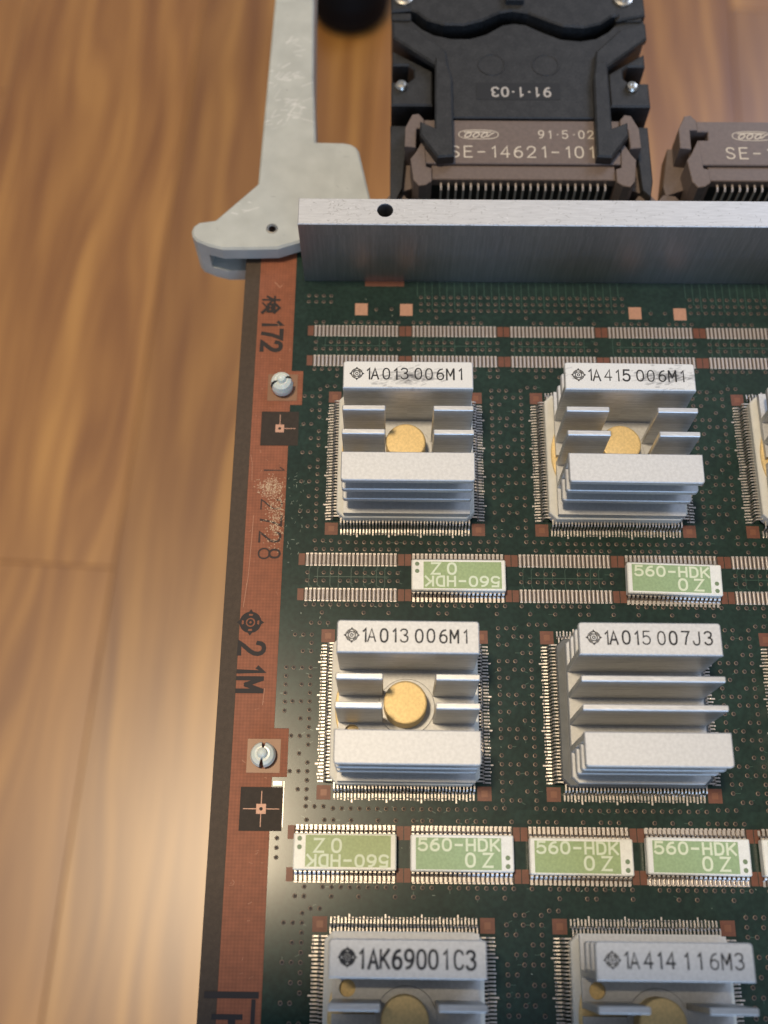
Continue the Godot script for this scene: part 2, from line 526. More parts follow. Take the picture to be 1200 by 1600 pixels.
	for i in 46:
		var p := Vector2(rng.randf() * 512.0, rng.randf() * 1024.0)
		line(lev, p, p + Vector2.from_angle(rng.randf() * TAU) * rng.randf_range(2, 16), 0.8, Color(0.3, 0.29, 0.28), rng.randf_range(0.15, 0.5))
	M.lever = textured(tex(lev), 0.5, 0.0, 1.0)
	M.lever.uv1_scale = Vector3(0.5, 0.25, 1.0)
	# two rubbed print faces
	for k in 2:
		var sn := noise(0.05, 60 + k, 3)
		var im := picture(512, 128, func(x, y):
			var v: float = 1.0 + 0.07 * sn.get_noise_2d(x * 4.0, y * 4.0)
			return Color(0.80 * v, 0.80 * v, 0.79 * v))
		var cx := 250.0 if k == 0 else 400.0
		for i in 240:
			var p := Vector2(cx + rng.randfn() * 62.0, 62.0 + rng.randfn() * (18.0 if k == 0 else 17.0) + (10.0 if k == 0 else 0.0))
			var d := Vector2.from_angle(rng.randf_range(-0.5, 0.1)) * rng.randf_range(5, 30)
			line(im, p, p + d, rng.randf_range(1.5, 5.0), Color(0.30, 0.30, 0.31), rng.randf_range(0.008, 0.035))
		for i in 40:
			var p := Vector2(rng.randf() * 512.0, rng.randf() * 128.0)
			line(im, p, p + Vector2.from_angle(rng.randf_range(-0.6, 0.1)) * rng.randf_range(3, 14), 0.8, Color(0.4, 0.4, 0.4), rng.randf_range(0.05, 0.3))
		var m := textured(tex(im), 0.55, 0.5, 1.0)
		M["rubbed%d" % k] = m
	# floor boards
	var warp := noise(0.004, 71, 2)
	var streak := noise(0.02, 72, 4)
	var ring := noise(0.003, 73, 2)
	var fibre := noise(0.12, 74, 2)
	var wood := picture(512, 1536, func(x, y):
		var w: float = warp.get_noise_2d(x * 2.0, y * 0.40) * 30.0
		var q: float = ring.get_noise_2d((x + w) * 2.4, y * 0.12)
		var rr := 0.5 + 0.5 * sin(q * 22.0)
		var s: float = streak.get_noise_2d((x + w) * 1.6, y * 0.10)
		var f: float = fibre.get_noise_2d(x * 2.2, y * 0.06)
		var t := clampf(0.5 + 0.20 * (rr - 0.5) + 0.46 * s + 0.12 * f, 0.0, 1.0)
		return Color(0.46, 0.27, 0.10).lerp(Color(0.77, 0.55, 0.27), t))
	var wt := tex(wood)
	for k in 4:
		var m := textured(wt, 0.36, 0.0, 1.0, 0.9)
		m.uv1_scale = Vector3(1, 1, 1)
		m.albedo_color = [Color(1, 1, 1), Color(0.96, 0.95, 0.94), Color(1.0, 0.98, 0.95), Color(0.94, 0.94, 0.93)][k]
		M["wood%d" % k] = m

# ---------------------------------------------------------------- the floor
func make_floor() -> void:
	var floor_node := Node3D.new()
	floor_node.name = "floor"
	floor_node.set_meta("kind", "structure")
	add_child(floor_node)
	floor_node.position = Vector3(0, FLOOR_H, 0)
	floor_node.rotation.y = deg_to_rad(-3.0)
	var st := mb()
	bx(st, Vector3(-2.2, -0.06, -2.2), Vector3(2.2, -0.0115, 2.2))
	part("underlay", st, M.laminate, floor_node)
	var wide := 0.128
	var long := 0.92
	for i in range(-11, 12):
		var shift := fposmod(i * 0.377 + 0.31, 1.0) * long
		for j in range(-2, 3):
			var x0 := i * wide - 0.03
			var z0 := j * long + shift - 0.62
			var s := mb()
			var w := wide - 0.0003
			var l := long - 0.0003
			var u0 := rng.randf()
			var v0 := rng.randf()
			var c := 0.0004
			var a := Vector3(x0, 0, z0)
			for f in [[Vector3(c, 0, c), Vector3(w - c, 0, c), Vector3(w - c, 0, l - c), Vector3(c, 0, l - c)], [Vector3(c, 0, c), Vector3(c, 0, l - c), Vector3(0, -c, l), Vector3(0, -c, 0)], [Vector3(w - c, 0, c), Vector3(w, -c, 0), Vector3(w, -c, l), Vector3(w - c, 0, l - c)], [Vector3(c, 0, c), Vector3(0, -c, 0), Vector3(w, -c, 0), Vector3(w - c, 0, c)], [Vector3(c, 0, l - c), Vector3(w - c, 0, l - c), Vector3(w, -c, l), Vector3(0, -c, l)], [Vector3(0, -c, 0), Vector3(0, -c, l), Vector3(0, -0.011, l), Vector3(0, -0.011, 0)], [Vector3(w, -c, 0), Vector3(w, -0.011, 0), Vector3(w, -0.011, l), Vector3(w, -c, l)], [Vector3(0, -c, 0), Vector3(0, -0.011, 0), Vector3(w, -0.011, 0), Vector3(w, -c, 0)], [Vector3(0, -c, l), Vector3(w, -c, l), Vector3(w, -0.011, l), Vector3(0, -0.011, l)]]:
				var mid: Vector3 = (f[0] + f[2]) * 0.5
				var out := Vector3.UP * (1.0 if mid.y > -0.001 else 0.0) + Vector3(signf(mid.x - w * 0.5) if absf(mid.x - w * 0.5) > w * 0.49 else 0.0, 0, signf(mid.z - l * 0.5) if absf(mid.z - l * 0.5) > l * 0.49 else 0.0)
				var n: Vector3 = (f[0] - f[2]).cross(f[0] - f[1])
				var g: Array = f.duplicate()
				if n.dot(out) < 0.0:
					g.reverse()
					n = -n
				for t in [0, 1, 2, 0, 2, 3]:
					s.set_normal(n.normalized())
					s.set_uv(Vector2(g[t].x / 0.30 + u0, g[t].z / 0.95 + v0))
					s.add_vertex(a + g[t])
			part("plank", s, M["wood%d" % rng.randi_range(0, 3)], floor_node)

# ---------------------------------------------------------------- the circuit board
func via(st: SurfaceTool, x: float, y: float) -> void:
	lathe(st, x, y, [[0.34, 0.012], [0.30, 0.06], [0.215, 0.075], [0.20, 0.03]], 10)

func make_board() -> void:
	var b := thing("circuit_board", "large dark green circuit board with brown copper margin, carrying finned chips over the floor", "circuit board")
	part("laminate", box(-15.1, 118, -2.3, -0.10, -37, 128, 0.05), M.laminate, b)
	part("copper_margin", box(-12.5, 117.5, -0.12, -0.05, -36.4, 127, 0.01), M.margin, b)
	var st := mb()
	prism(st, pv([[-6.35, -36], [117, -36], [117, 126], [-6.5, 126], [-6.5, 62.4], [-4.35, 62.4], [-4.35, 55.4], [-6.5, 55.4], [-6.35, 2.5], [-4.4, 2.5], [-4.4, -3.8], [-6.35, -3.8]]), -0.06, 0.0, 0.02)
	part("solder_mask", st, M.mask, b)
	# register marks in dark squares
	for q in [[-7.85, 6.8, 3.05], [-7.85, 66.9, 3.05]]:
		var sq := part("register_square", box(q[0] - q[2], q[0] + q[2], 0.001, 0.012, q[1] - q[2], q[1] + q[2]), M.black_square, b)
		st = mb()
		prism(st, pv([[q[0] - 0.7, q[1] - 0.7], [q[0] + 0.7, q[1] - 0.7], [q[0] + 0.7, q[1] + 0.7], [q[0] - 0.7, q[1] + 0.7]]), 0.012, 0.035, 0.01, [q[0], q[1], 0.25])
		bx(st, Vector3(q[0] - 0.06, 0.012, q[1] - 2.5), Vector3(q[0] + 0.06, 0.026, q[1] - 0.7))
		bx(st, Vector3(q[0] + 0.7, 0.012, q[1] - 0.06), Vector3(q[0] + 2.6, 0.026, q[1] + 0.06))
		if q[1] > 50.0:
			bx(st, Vector3(q[0] - 0.06, 0.012, q[1] + 0.7), Vector3(q[0] + 0.06, 0.026, q[1] + 2.5))
			bx(st, Vector3(q[0] - 2.6, 0.012, q[1] - 0.06), Vector3(q[0] - 0.7, 0.026, q[1] + 0.06))
		part("register_mark", st, M.pink_copper, sq)
	st = mb()
	bx(st, Vector3(-6.3, -0.05, 63.0), Vector3(-5.0, 0.012, 63.6), 0.01)
	bx(st, Vector3(-4.78, -0.05, 63.0), Vector3(-4.66, 0.014, 69.4), 0.01)
	part("edge_glint", st, M.solder, b)  # bright strips put in for the reflection along the mask step
	# square pads under the plastic rivets
	for q in [[-7.7, -0.7], [-7.85, 59.4]]:
		st = mb()
		prism(st, pv([[q[0] - 2.45, q[1] - 2.45], [q[0] + 2.45, q[1] - 2.45], [q[0] + 2.45, q[1] + 2.45], [q[0] - 2.45, q[1] + 2.45]]), -0.05, 0.0, 0.02, [q[0], q[1], 1.85])
		part("rivet_pad", st, mat(Color(0.50, 0.36, 0.26), 0.45, 0.1), b)
	# bare test pads
	for q in [[3.98, -16.9], [11.62, -16.85], [50.45, -16.5], [58.05, -16.35], [97.0, -16.5]]:
		part("test_pad", box(q[0], q[0] + 2.15, 0.0, 0.03, q[1], q[1] + 2.35, 0.015), M.pink_copper, b)
	part("ground_strip", box(5.6, 12.3, 0.0, 0.02, -21.6, -20.3, 0.005), M.copper, b)
	# rows of tinned pads, joined: each pad is only a few pixels wide
	var row := mb()
	for i in 22:
		var x := i * 0.65
		bx(row, Vector3(x - 0.205, 0.004, 0.0), Vector3(x + 0.205, 0.03, 2.1))
		lathe_pad(row, x, 0.1 + rng.randf() * 0.1, 1.95 + rng.randf() * 0.1)
	var row_mesh := row.commit()
	var bases := mb()
	var beds := mb()
	for pair in [[-12.55, -6.85], [28.15, 33.85], [69.0, 74.7], [109.5, 115.2]]:
		for y0 in pair:
			for k in 7:
				var gx: float = -2.55 + 16.51 * k
				if gx > 100.0: continue
				stuff(part("pad_row", row_mesh, M.solder, b, Vector3(gx, 0, y0)))
				for e in [-1.35, 14.1]:
					bx(bases, Vector3(gx + e, 0.0, y0 + 0.1), Vector3(gx + e + 0.95, 0.02, y0 + 2.0))
				bx(beds, Vector3(gx - 0.4, -0.01, y0 + 0.15), Vector3(gx + 14.05, 0.002, y0 + 1.9))
	stuff(part("pad_copper", bases, M.copper, b))
	stuff(part("pad_bed", beds, M.laminate, b))
	# chip lands and corner coppers
	var lands := mb()
	for i in 41:
		var x := 2.57 + i * 0.5
		var far := 0.0
		if i % 10 == 5: far = 0.4
		elif i % 7 == 3: far = 0.12
		bx(lands, Vector3(x - 0.11, 0.004, 23.95), Vector3(x + 0.11, 0.04, 25.1 + far))
	var lands_mesh := lands.commit()
	for c in 3:
		for r in 3:
			if c == 2 and r == 2: continue
			var o := Vector3(COL[c], 0, ROW[r])
			for k in 4:
				stuff(part("chip_land", lands_mesh, M.solder, b, o + Vector3(12.575, 0, 12.575) + Vector3(-12.575, 0, -12.575).rotated(Vector3.UP, k * PI / 2), k * PI / 2))
				var cc := Vector3(12.575, 0, 12.575) + Vector3(-11.55, 0, -11.55).rotated(Vector3.UP, k * PI / 2)
				var pad := part("corner_pad", box(-1.02, 1.02, 0.0, 0.022, -1.02, 1.02, 0.005), M.copper, b, o + cc)
				part("corner_square", box(-0.45, 0.45, 0.022, 0.032, -0.45, 0.45), mat(Color(0.47, 0.29, 0.20), 0.45, 0.1), pad)
	make_vias(b)
	make_traces(b)
	make_margin_print(b)

func lathe_pad(st: SurfaceTool, x: float, y0: float, y1: float) -> void:
	# the rounded solder bead on a pad
	var n := 5
	for i in n:
		var a0 := PI * i / n
		var a1 := PI * (i + 1) / n
		var p0 := Vector3(x - cos(a0) * 0.19, 0.03 + sin(a0) * 0.09, 0)
		var p1 := Vector3(x - cos(a1) * 0.19, 0.03 + sin(a1) * 0.09, 0)
		var n0 := Vector3(-cos(a0), sin(a0), 0)
		var n1 := Vector3(-cos(a1), sin(a1), 0)
		face(st, [p0 + Vector3(0, 0, y0 + 0.12), p1 + Vector3(0, 0, y0 + 0.12), p1 + Vector3(0, 0, y1 - 0.12), p0 + Vector3(0, 0, y1 - 0.12)], n0 + n1, [n0, n1, n1, n0])
		for e in [[y0 + 0.12, y0, -1.0], [y1 - 0.12, y1, 1.0]]:
			face(st, [p0 + Vector3(0, 0, e[0]), p1 + Vector3(0, 0, e[0]), Vector3(x, 0.03, e[1])], Vector3(0, 0.3, e[2]))

func make_vias(b: Node3D) -> void:
	var ring := mb()
	var hole_discs := mb()
	var spots := []
	var g := 1.27
	# the connector field behind the bar's foot
	for k in 28:
		for j in 3:
			spots.append([15.21 + k * g, -18.15 + j * 1.3])
	for k in 30:
		for j in 3:
			spots.append([61.0 + k * g, -18.0 + j * 1.3])
	for k in 4:
		for j in 2:
			spots.append([-3.94 + k * g, -18.35 + j * 1.2])
	for q in [[7.6, -15.7], [10.2, -15.8], [54.2, -15.3], [56.6, -15.3], [17.8, -14.2], [24.1, -14.2], [33.0, -14.2], [42.0, -14.2]]:
		spots.append(q)
	# rows beside the pad rows
	for y0 in [-12.55, 28.15, 69.0]:
		for k in range(-1, 72):
			var x := -2.57 + k * g
			if fposmod(x + 2.57, 16.51) > 14.2: continue
			var under_pack := false
			for p in [[28.15, 13.5], [28.15, 46.5], [69.0, -2.9], [69.0, 13.4], [69.0, 30.0], [69.0, 46.3], [69.0, 62.2]]:
				if p[0] == y0 and x > p[1] - 0.4 and x < p[1] + 14.8: under_pack = true
			if rng.randf() < 0.66: spots.append([x, y0 - 0.65])
			if rng.randf() < 0.9: spots.append([x, y0 + 8.35])
			if rng.randf() < 0.3: spots.append([x, y0 + 9.6])
			if not under_pack:
				if rng.randf() < 0.88: spots.append([x + 0.1, y0 + 3.2])
				if rng.randf() < 0.92: spots.append([x + 0.1, y0 + 4.5])
	# round the chips
	for c in 3:
		for r in 3:
			var o := Vector2(COL[c], ROW[r])
			for k in 21:
				var y := -0.4 + k * g
				if rng.randf() < 0.85: spots.append([o.x - 1.45, o.y + y])
				if k % 2 == 1: spots.append([o.x - 2.72, o.y + y])
				if k % 4 == 1: spots.append([o.x - 3.99, o.y + y])
				if rng.randf() < 0.9: spots.append([o.x + 26.75, o.y + y])
				if k % 2 == 0: spots.append([o.x + 28.02, o.y + y])
				if k % 4 == 0: spots.append([o.x + 29.2, o.y + y])
			for k in 17:
				spots.append([o.x + 2.4 + k * g, o.y + 26.35])
			for k in 3:
				spots.append([o.x - 1.6 + k * g, o.y - 1.0])
				spots.append([o.x + 24.4 + k * g, o.y + 26.1])
				spots.append([o.x - 1.5 + k * g, o.y + 26.1])
	for q in [[-5.1, 46.3], [-5.1, 47.6], [-5.1, 48.9], [-5.1, 50.2], [-5.1, 51.5], [-5.1, 52.8], [-5.4, 70.9], [-5.4, 72.2], [-5.4, 73.5]]:
		spots.append(q)
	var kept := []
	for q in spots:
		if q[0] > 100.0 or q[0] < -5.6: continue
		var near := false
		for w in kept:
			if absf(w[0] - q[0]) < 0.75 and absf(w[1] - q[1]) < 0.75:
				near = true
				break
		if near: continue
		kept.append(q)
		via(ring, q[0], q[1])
		lathe(hole_discs, q[0], q[1], [[0.21, 0.034], [0.0, 0.03]], 8)
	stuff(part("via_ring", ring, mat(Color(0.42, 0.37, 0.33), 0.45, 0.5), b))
	stuff(part("via_hole_shade", hole_discs, mat(Color(0.07, 0.06, 0.055), 0.6), b))  # near-black discs paint the shade inside the open via holes
	M.vias = kept

func strip(st: SurfaceTool, pts: Array, w: float, h: float) -> void:
	var v := []
	for p in pts:
		v.append(Vector3(p[0], h, p[1]))
	ribbon(st, v, w, false)

func make_traces(b: Node3D) -> void:
	var st := mb()
	var lev := 0.003
	# from the bar's foot down to the via field
	for k in 28:
		var x := 15.21 + k * 1.27 - 0.63
		strip(st, [[x, -21.5], [x, -18.6 + (k % 3) * 1.3], [x + 0.35, -18.2 + (k % 3) * 1.3]], 0.11, lev)
	for k in 30:
		var x := 61.0 + k * 1.27 - 0.63
		strip(st, [[x, -21.5], [x, -18.5 + (k % 3) * 1.3], [x + 0.35, -18.1 + (k % 3) * 1.3]], 0.11, lev)
	# between the pad pairs
	for y0 in [-12.55, 28.15]:
		for k in 6:
			var gx: float = -2.55 + 16.51 * k
			strip(st, [[gx + 1.2, y0 + 3.85], [gx + 12.6, y0 + 3.85]], 0.12, lev + 0.004)
			for i in [1, 3, 6, 8, 11, 14, 17, 19]:
				var x: float = gx + i * 0.65
				strip(st, [[x, y0 + 2.1], [x - 0.3, y0 + 2.6], [x - 0.3, y0 + 5.2], [x + rng.randf_range(-0.5, 0.5), y0 + 5.7]], 0.10, lev + 0.002 * (i % 3))
	# short dog-bones from pads and leads to their vias
	for q in M.vias:
		if rng.randf() < 0.28:
			var a := Vector2.from_angle(rng.randi_range(0, 7) * PI / 4) * rng.randf_range(0.6, 1.1)
			strip(st, [[q[0], q[1]], [q[0] + a.x * 0.5, q[1] + a.y * 0.5], [q[0] + a.x, q[1] + a.y * 0.7]], 0.10, lev + 0.009)
	stuff(part("trace", st, M.trace, b))
	# worn, scratched bits of the mask near the margin
	var f := mb()
	for i in 36:
		var p := Vector2(-6.0 + rng.randf() * 2.5, 14.0 + rng.randf() * 16.0)
		fleck(f, p, 0.02, rng.randf_range(0.1, 0.5), rng.randf_range(0.03, 0.07))
	for i in 40:
		fleck(f, Vector2(rng.randf_range(-6, 66), rng.randf_range(-20, 90)), 0.02, rng.randf_range(0.08, 0.35), rng.randf_range(0.04, 0.09))
	stuff(part("mask_fleck", f, mat(Color(0.55, 0.60, 0.54), 0.6), b))

func fleck(st: SurfaceTool, p: Vector2, h: float, l: float, w: float) -> void:
	var a := Vector2.from_angle(rng.randf() * TAU) * l
	ribbon(st, [Vector3(p.x, h, p.y), Vector3(p.x + a.x * 0.5 + rng.randf_range(-0.06, 0.06), h, p.y + a.y * 0.5), Vector3(p.x + a.x, h, p.y + a.y)], w, false)

func make_margin_print(b: Node3D) -> void:
	var dn := Vector3(0, 0, 1)
	var lf := Vector3(-1, 0, 0)
	var h := -0.035
	var st := mb()
	write(st, "k", Vector3(-8.9, h, -18.2), dn, lf, [3.3, 2.9, 4.0], 0.40, 0.3)
	write(st, "172", Vector3(-8.35, h, -13.6), dn, lf, [1.75, 3.2, 2.35], 0.66, 0.15)
	part("inspection_stamp", st, M.stamp, b)
	st = mb()
	write(st, "1", Vector3(-6.8, h, 13.2), dn, lf, [1.7, 3.2, 3.0], 0.26, 0.2)
	write(st, "2728", Vector3(-6.9, h, 19.2), dn, lf, [1.75, 3.3, 2.75], 0.30, 0.2)
	part("stamped_number", st, M.worn_ink, b)
	st = mb()
	emblem(st, Vector3(-10.85, h, 39.4), 1.75, 0.33)
	part("emblem", st, M.stamp, b)
	st = mb()
	write(st, "2_1M", Vector3(-8.6, h, 42.5), dn, lf, [1.9, 3.7, 2.6], 0.62, 0.15)
	part("board_code", st, M.stamp, b)
	st = mb()
	strip(st, [[-14.0, 91.3], [-7.2, 91.3]], 0.85, h)
	strip(st, [[-7.6, 92.0], [-7.6, 108.0]], 0.6, h)
	strip(st, [[-12.9, 94.0], [-9.2, 94.0]], 0.7, h)
	strip(st, [[-10.4, 94.4], [-10.4, 103.0]], 1.0, h + 0.003)
	part("frame_print", st, M.stamp, b)
	# abrasion on the margin: pale scraped specks and hair scratches
	st = mb()
	for i in 620:
		var t := rng.randf()
		var c := Vector2(-8.9, 17.2) if t < 0.5 else (Vector2(-7.6, 20.5) if t < 0.75 else Vector2(-7.8, 24.0))
		var sp := Vector2(1.0, 0.8) if t < 0.5 else Vector2(0.75, 1.6)
		var p := c + Vector2(rng.randfn() * sp.x, rng.randfn() * sp.y)
		if p.x > -6.5 or p.x < -12.0: continue
		fleck(st, p, -0.028, rng.randf_range(0.06, 0.30), rng.randf_range(0.03, 0.09))
	stuff(part("scrape", st, M.scuff, b))
	st = mb()
	strip(st, [[-12.3, 11.5], [-12.0, 13.0], [-11.9, 16.0]], 0.05, -0.03)
	strip(st, [[-11.3, 22.0], [-11.4, 26.0], [-11.6, 32.0], [-12.1, 37.0]], 0.08, -0.03)
	strip(st, [[-9.9, -21.0], [-9.0, -20.0], [-8.6, -20.4]], 0.12, -0.03)
	strip(st, [[-8.4, 52.0], [-8.2, 49.5]], 0.08, -0.03)
	for i in 60:
		fleck(st, Vector2(rng.randf_range(-12.2, -6.8), rng.randf_range(-22, 92)), -0.03, rng.randf_range(0.1, 0.7), rng.randf_range(0.03, 0.07))
	stuff(part("scratch", st, mat(Color(0.66, 0.47, 0.36), 0.6), b))

# ---------------------------------------------------------------- stiffener bar
func make_bar() -> void:
	var t := thing("stiffener_bar", "long scratched aluminium bar with a round hole, screwed along the green board", "metal bar")
	var st := mb()
	prism(st, pv([[-4.8, -26.25], [118, -26.25], [118, -21.3], [-4.8, -21.3]]), 0.03, 15.9, 0.0, [9.05, -24.0, 1.3])
	part("bar_body", st, M.bar_front, t)
	st = mb()
	prism(st, pv([[-4.8, -26.25], [118, -26.25], [118, -21.3], [-4.8, -21.3]]), 15.9, 16.15, 0.12, [9.05, -24.0, 1.3])
	# a 1024-pixel strip of scratches along the bar
	part("bar_face", st, M.bar_top, t)
	st = mb()
	for i in 40:
		var x := 0.0 + i * 2.0 + rng.randf_range(-0.2, 0.2)
		if x > 80.0: break
		for k in 2:
			var xx := x + k * rng.randf_range(0.6, 1.0)
			var l := rng.randf_range(1.2, 2.6)
			bx(st, Vector3(xx - 0.05, 8.6 - l * 0.5, -21.301), Vector3(xx + 0.05, 8.6 + l * 0.5, -21.285))
	stuff(part("tool_mark", st, mat(Color(0.66, 0.67, 0.69), 0.45, 0.8), t))

# ---------------------------------------------------------------- ejector lever
func make_lever() -> void:
	var t := thing("ejector_lever", "pale grey plastic ejector lever with a long arm and small pivot hole at board corner", "lever")
	var up := [[-12.0, -92.0], [-5.2, -92.0], [-4.4, -62.0], [-3.5, -47.6], [1.4, -47.5], [2.7, -47.2], [3.7, -46.5], [4.2, -45.6], [6.3, -35.7], [6.6, -31.0], [-1.0, -28.2], [-5.6, -26.5], [-9.3, -25.15], [-14.0, -25.0], [-18.7, -24.95], [-21.0, -25.6], [-23.2, -26.6], [-24.0, -27.6], [-24.2, -28.6], [-23.9, -29.6], [-23.0, -30.4], [-20.2, -30.9], [-13.3, -38.5]]
	var st := mb()
	prism(st, pv(up), 1.1, 4.0, 0.35, [-10.4, -29.1, 1.0])
	part("upper_jaw", st, M.lever, t)
	st = mb()
	# the middle layer leaves a slot for the board, open towards the viewer
	prism(st, pv([[-12.0, -92.0], [-5.2, -92.0], [-4.4, -62.0], [-3.5, -47.6], [1.4, -47.5], [2.7, -47.2], [3.7, -46.5], [4.2, -45.6], [5.6, -38.6], [-14.5, -38.0], [-20.0, -32.0], [-20.9, -28.2], [-21.4, -25.8], [-23.2, -26.6], [-24.0, -27.6], [-24.2, -28.6], [-23.9, -29.6], [-23.0, -30.4], [-20.2, -30.9], [-13.3, -38.5]]), -2.6, 1.1)
	part("web", st, M.lever, t)
	st = mb()
	prism(st, pv(up), -5.4, -2.6, 0.0)
	part("lower_jaw", st, M.lever, t)
	st = mb()
	lathe(st, -10.4, -29.1, [[0.99, 3.0], [0.62, 2.9], [0.62, 3.9], [0.74, 4.0], [0.9, 3.98], [0.99, 3.8]], 18)
	part("pivot_ring", st, M.steel, t)

# ---------------------------------------------------------------- connectors
func make_connectors() -> void:
	for k in 2:
		var cx := 32.4 + 46.99 * k
		var label: String = ["brown board connector gripped by the black plug, printed SE-14621-101", "brown board connector with its mating side left empty, printed SE-1"][k]
		var t := thing("board_connector", label, "connector", "brown connectors along the board edge", Vector3(cx, 0, 0))
		var st := mb()
		# body with its lettered roof, the step in front and the open back
		prism(st, pv([[-16.9, -48.2], [16.9, -48.2], [16.9, -46.0], [15.0, -46.0], [15.2, -44.2], [16.9, -44.2], [16.9, -39.0], [-16.9, -39.0], [-16.9, -44.2], [-15.2, -44.2], [-15.0, -46.0], [-16.9, -46.0]]), 1.0, 9.0, 0.15)
		part("body", st, M.brown_plastic, t)
		st = mb()
		prism(st, pv([[-15.6, -39.0], [15.6, -39.0], [15.6, -36.1], [-15.6, -36.1]]), 6.9, 8.5, 0.15)
		part("front_step", st, M.brown_plastic, t)
		part("pin_gap_shade", box(-15.6, 15.6, 0.3, 6.9, -39.0, -37.0), M.black_plastic, t)  # black block stands in for the shaded gap behind the pins
		for s in [-1.0, 1.0]:
			st = mb()
			var arm := pv([[s * 20.2, -42.2], [s * 20.1, -46.2], [s * 18.9, -49.0], [s * 17.8, -49.2], [s * 16.9, -48.0], [s * 16.9, -46.0], [s * 18.2, -46.0], [s * 18.3, -42.0]])
			prism(st, arm, 4.6, 9.4, 0.12)
			part("latch_arm", st, M.brown_plastic, t)
			st = mb()
			prism(st, pv([[s * 16.9, -44.1], [s * 18.4, -41.0], [s * 19.2, -39.8], [s * 18.7, -35.4], [s * 17.8, -34.2], [s * 16.6, -34.4], [s * 15.6, -35.2], [s * 15.6, -37.9], [s * 16.5, -38.2]]), 0.2, 9.2, 0.12)
			part("side_block", st, M.brown_plastic, t)
			st = mb()
			prism(st, pv([[s * 24.0, -29.6], [s * 23.9, -34.3], [s * 22.4, -36.3], [s * 20.3, -36.1], [s * 18.8, -34.0], [s * 18.8, -29.6]]), 0.05, 4.4, 0.1, [s * 21.4, -33.4, 1.05])
			part("mounting_ear", st, M.brown_plastic, t)
			st = mb()
			lathe(st, s * 18.6, -32.3, [[0.75, 0.05], [0.75, 3.0], [0.5, 3.5], [0.0, 3.6]], 12)
			part("solder_post", st, M.steel, t)
			st = mb()
			prism(st, pv([[s * 20.9, -46.0], [s * 22.3, -38.0], [s * 22.0, -36.0], [s * 16.9, -38.0], [s * 16.9, -46.0]]), 0.2, 4.5, 0.1)
			part("flank", st, M.brown_plastic, t)
		var pin := mb()
		bent(pin, Vector3.ZERO, Vector3(0, 0, 1), [Vector2(-1.4, 7.4), Vector2(-0.15, 7.4), Vector2(0.1, 7.15), Vector2(0.22, 0.05)], 0.32, 0.22)
		var pin_mesh := pin.commit()
		for i in 23:
			part("pin", pin_mesh, M.solder, t, Vector3((i - 11) * 1.27, 0.0, -35.1))
		st = mb()
		var h := 9.012
		write(st, "SE-14621-101", Vector3(-12.3, h, -42.6), Vector3(1, 0, 0), Vector3(0, 0, 1), [1.45, 2.25, 2.24], 0.26)
		write(st, "91.5.02", Vector3(2.8, h, -46.0), Vector3(1, 0, 0), Vector3(0, 0, 1), [0.95, 1.6, 1.55], 0.2)
		# the maker's oval
		var ring := []
		for i in 33:
			var a := TAU * i / 32.0
			ring.append(Vector3(-7.5 + 3.4 * signf(cos(a)) * pow(absf(cos(a)), 0.7), h, -45.1 + 0.95 * signf(sin(a)) * pow(absf(sin(a)), 0.8)))
		ribbon(st, ring, 0.14, true)
		for q in [[-9.3, 0.0], [-7.9, 0.0], [-6.5, 0.0]]:
			var loop := []
			for i in 15:
				var a := TAU * i / 14.0
				loop.append(Vector3(q[0] + 0.55 * cos(a), h, -45.0 + 0.42 * sin(a) - 0.25 * cos(a)))
			ribbon(st, loop, 0.22, true)
		ribbon(st, [Vector3(-9.9, h + 0.006, -45.6), Vector3(-8.0, h + 0.006, -45.7), Vector3(-5.4, h + 0.006, -45.6)], 0.22, false)
		ribbon(st, [Vector3(-6.0, h + 0.01, -44.6), Vector3(-5.2, h + 0.01, -45.3), Vector3(-4.8, h + 0.01, -45.5)], 0.2, false)
		part("lettering", st, M.print_white, t)

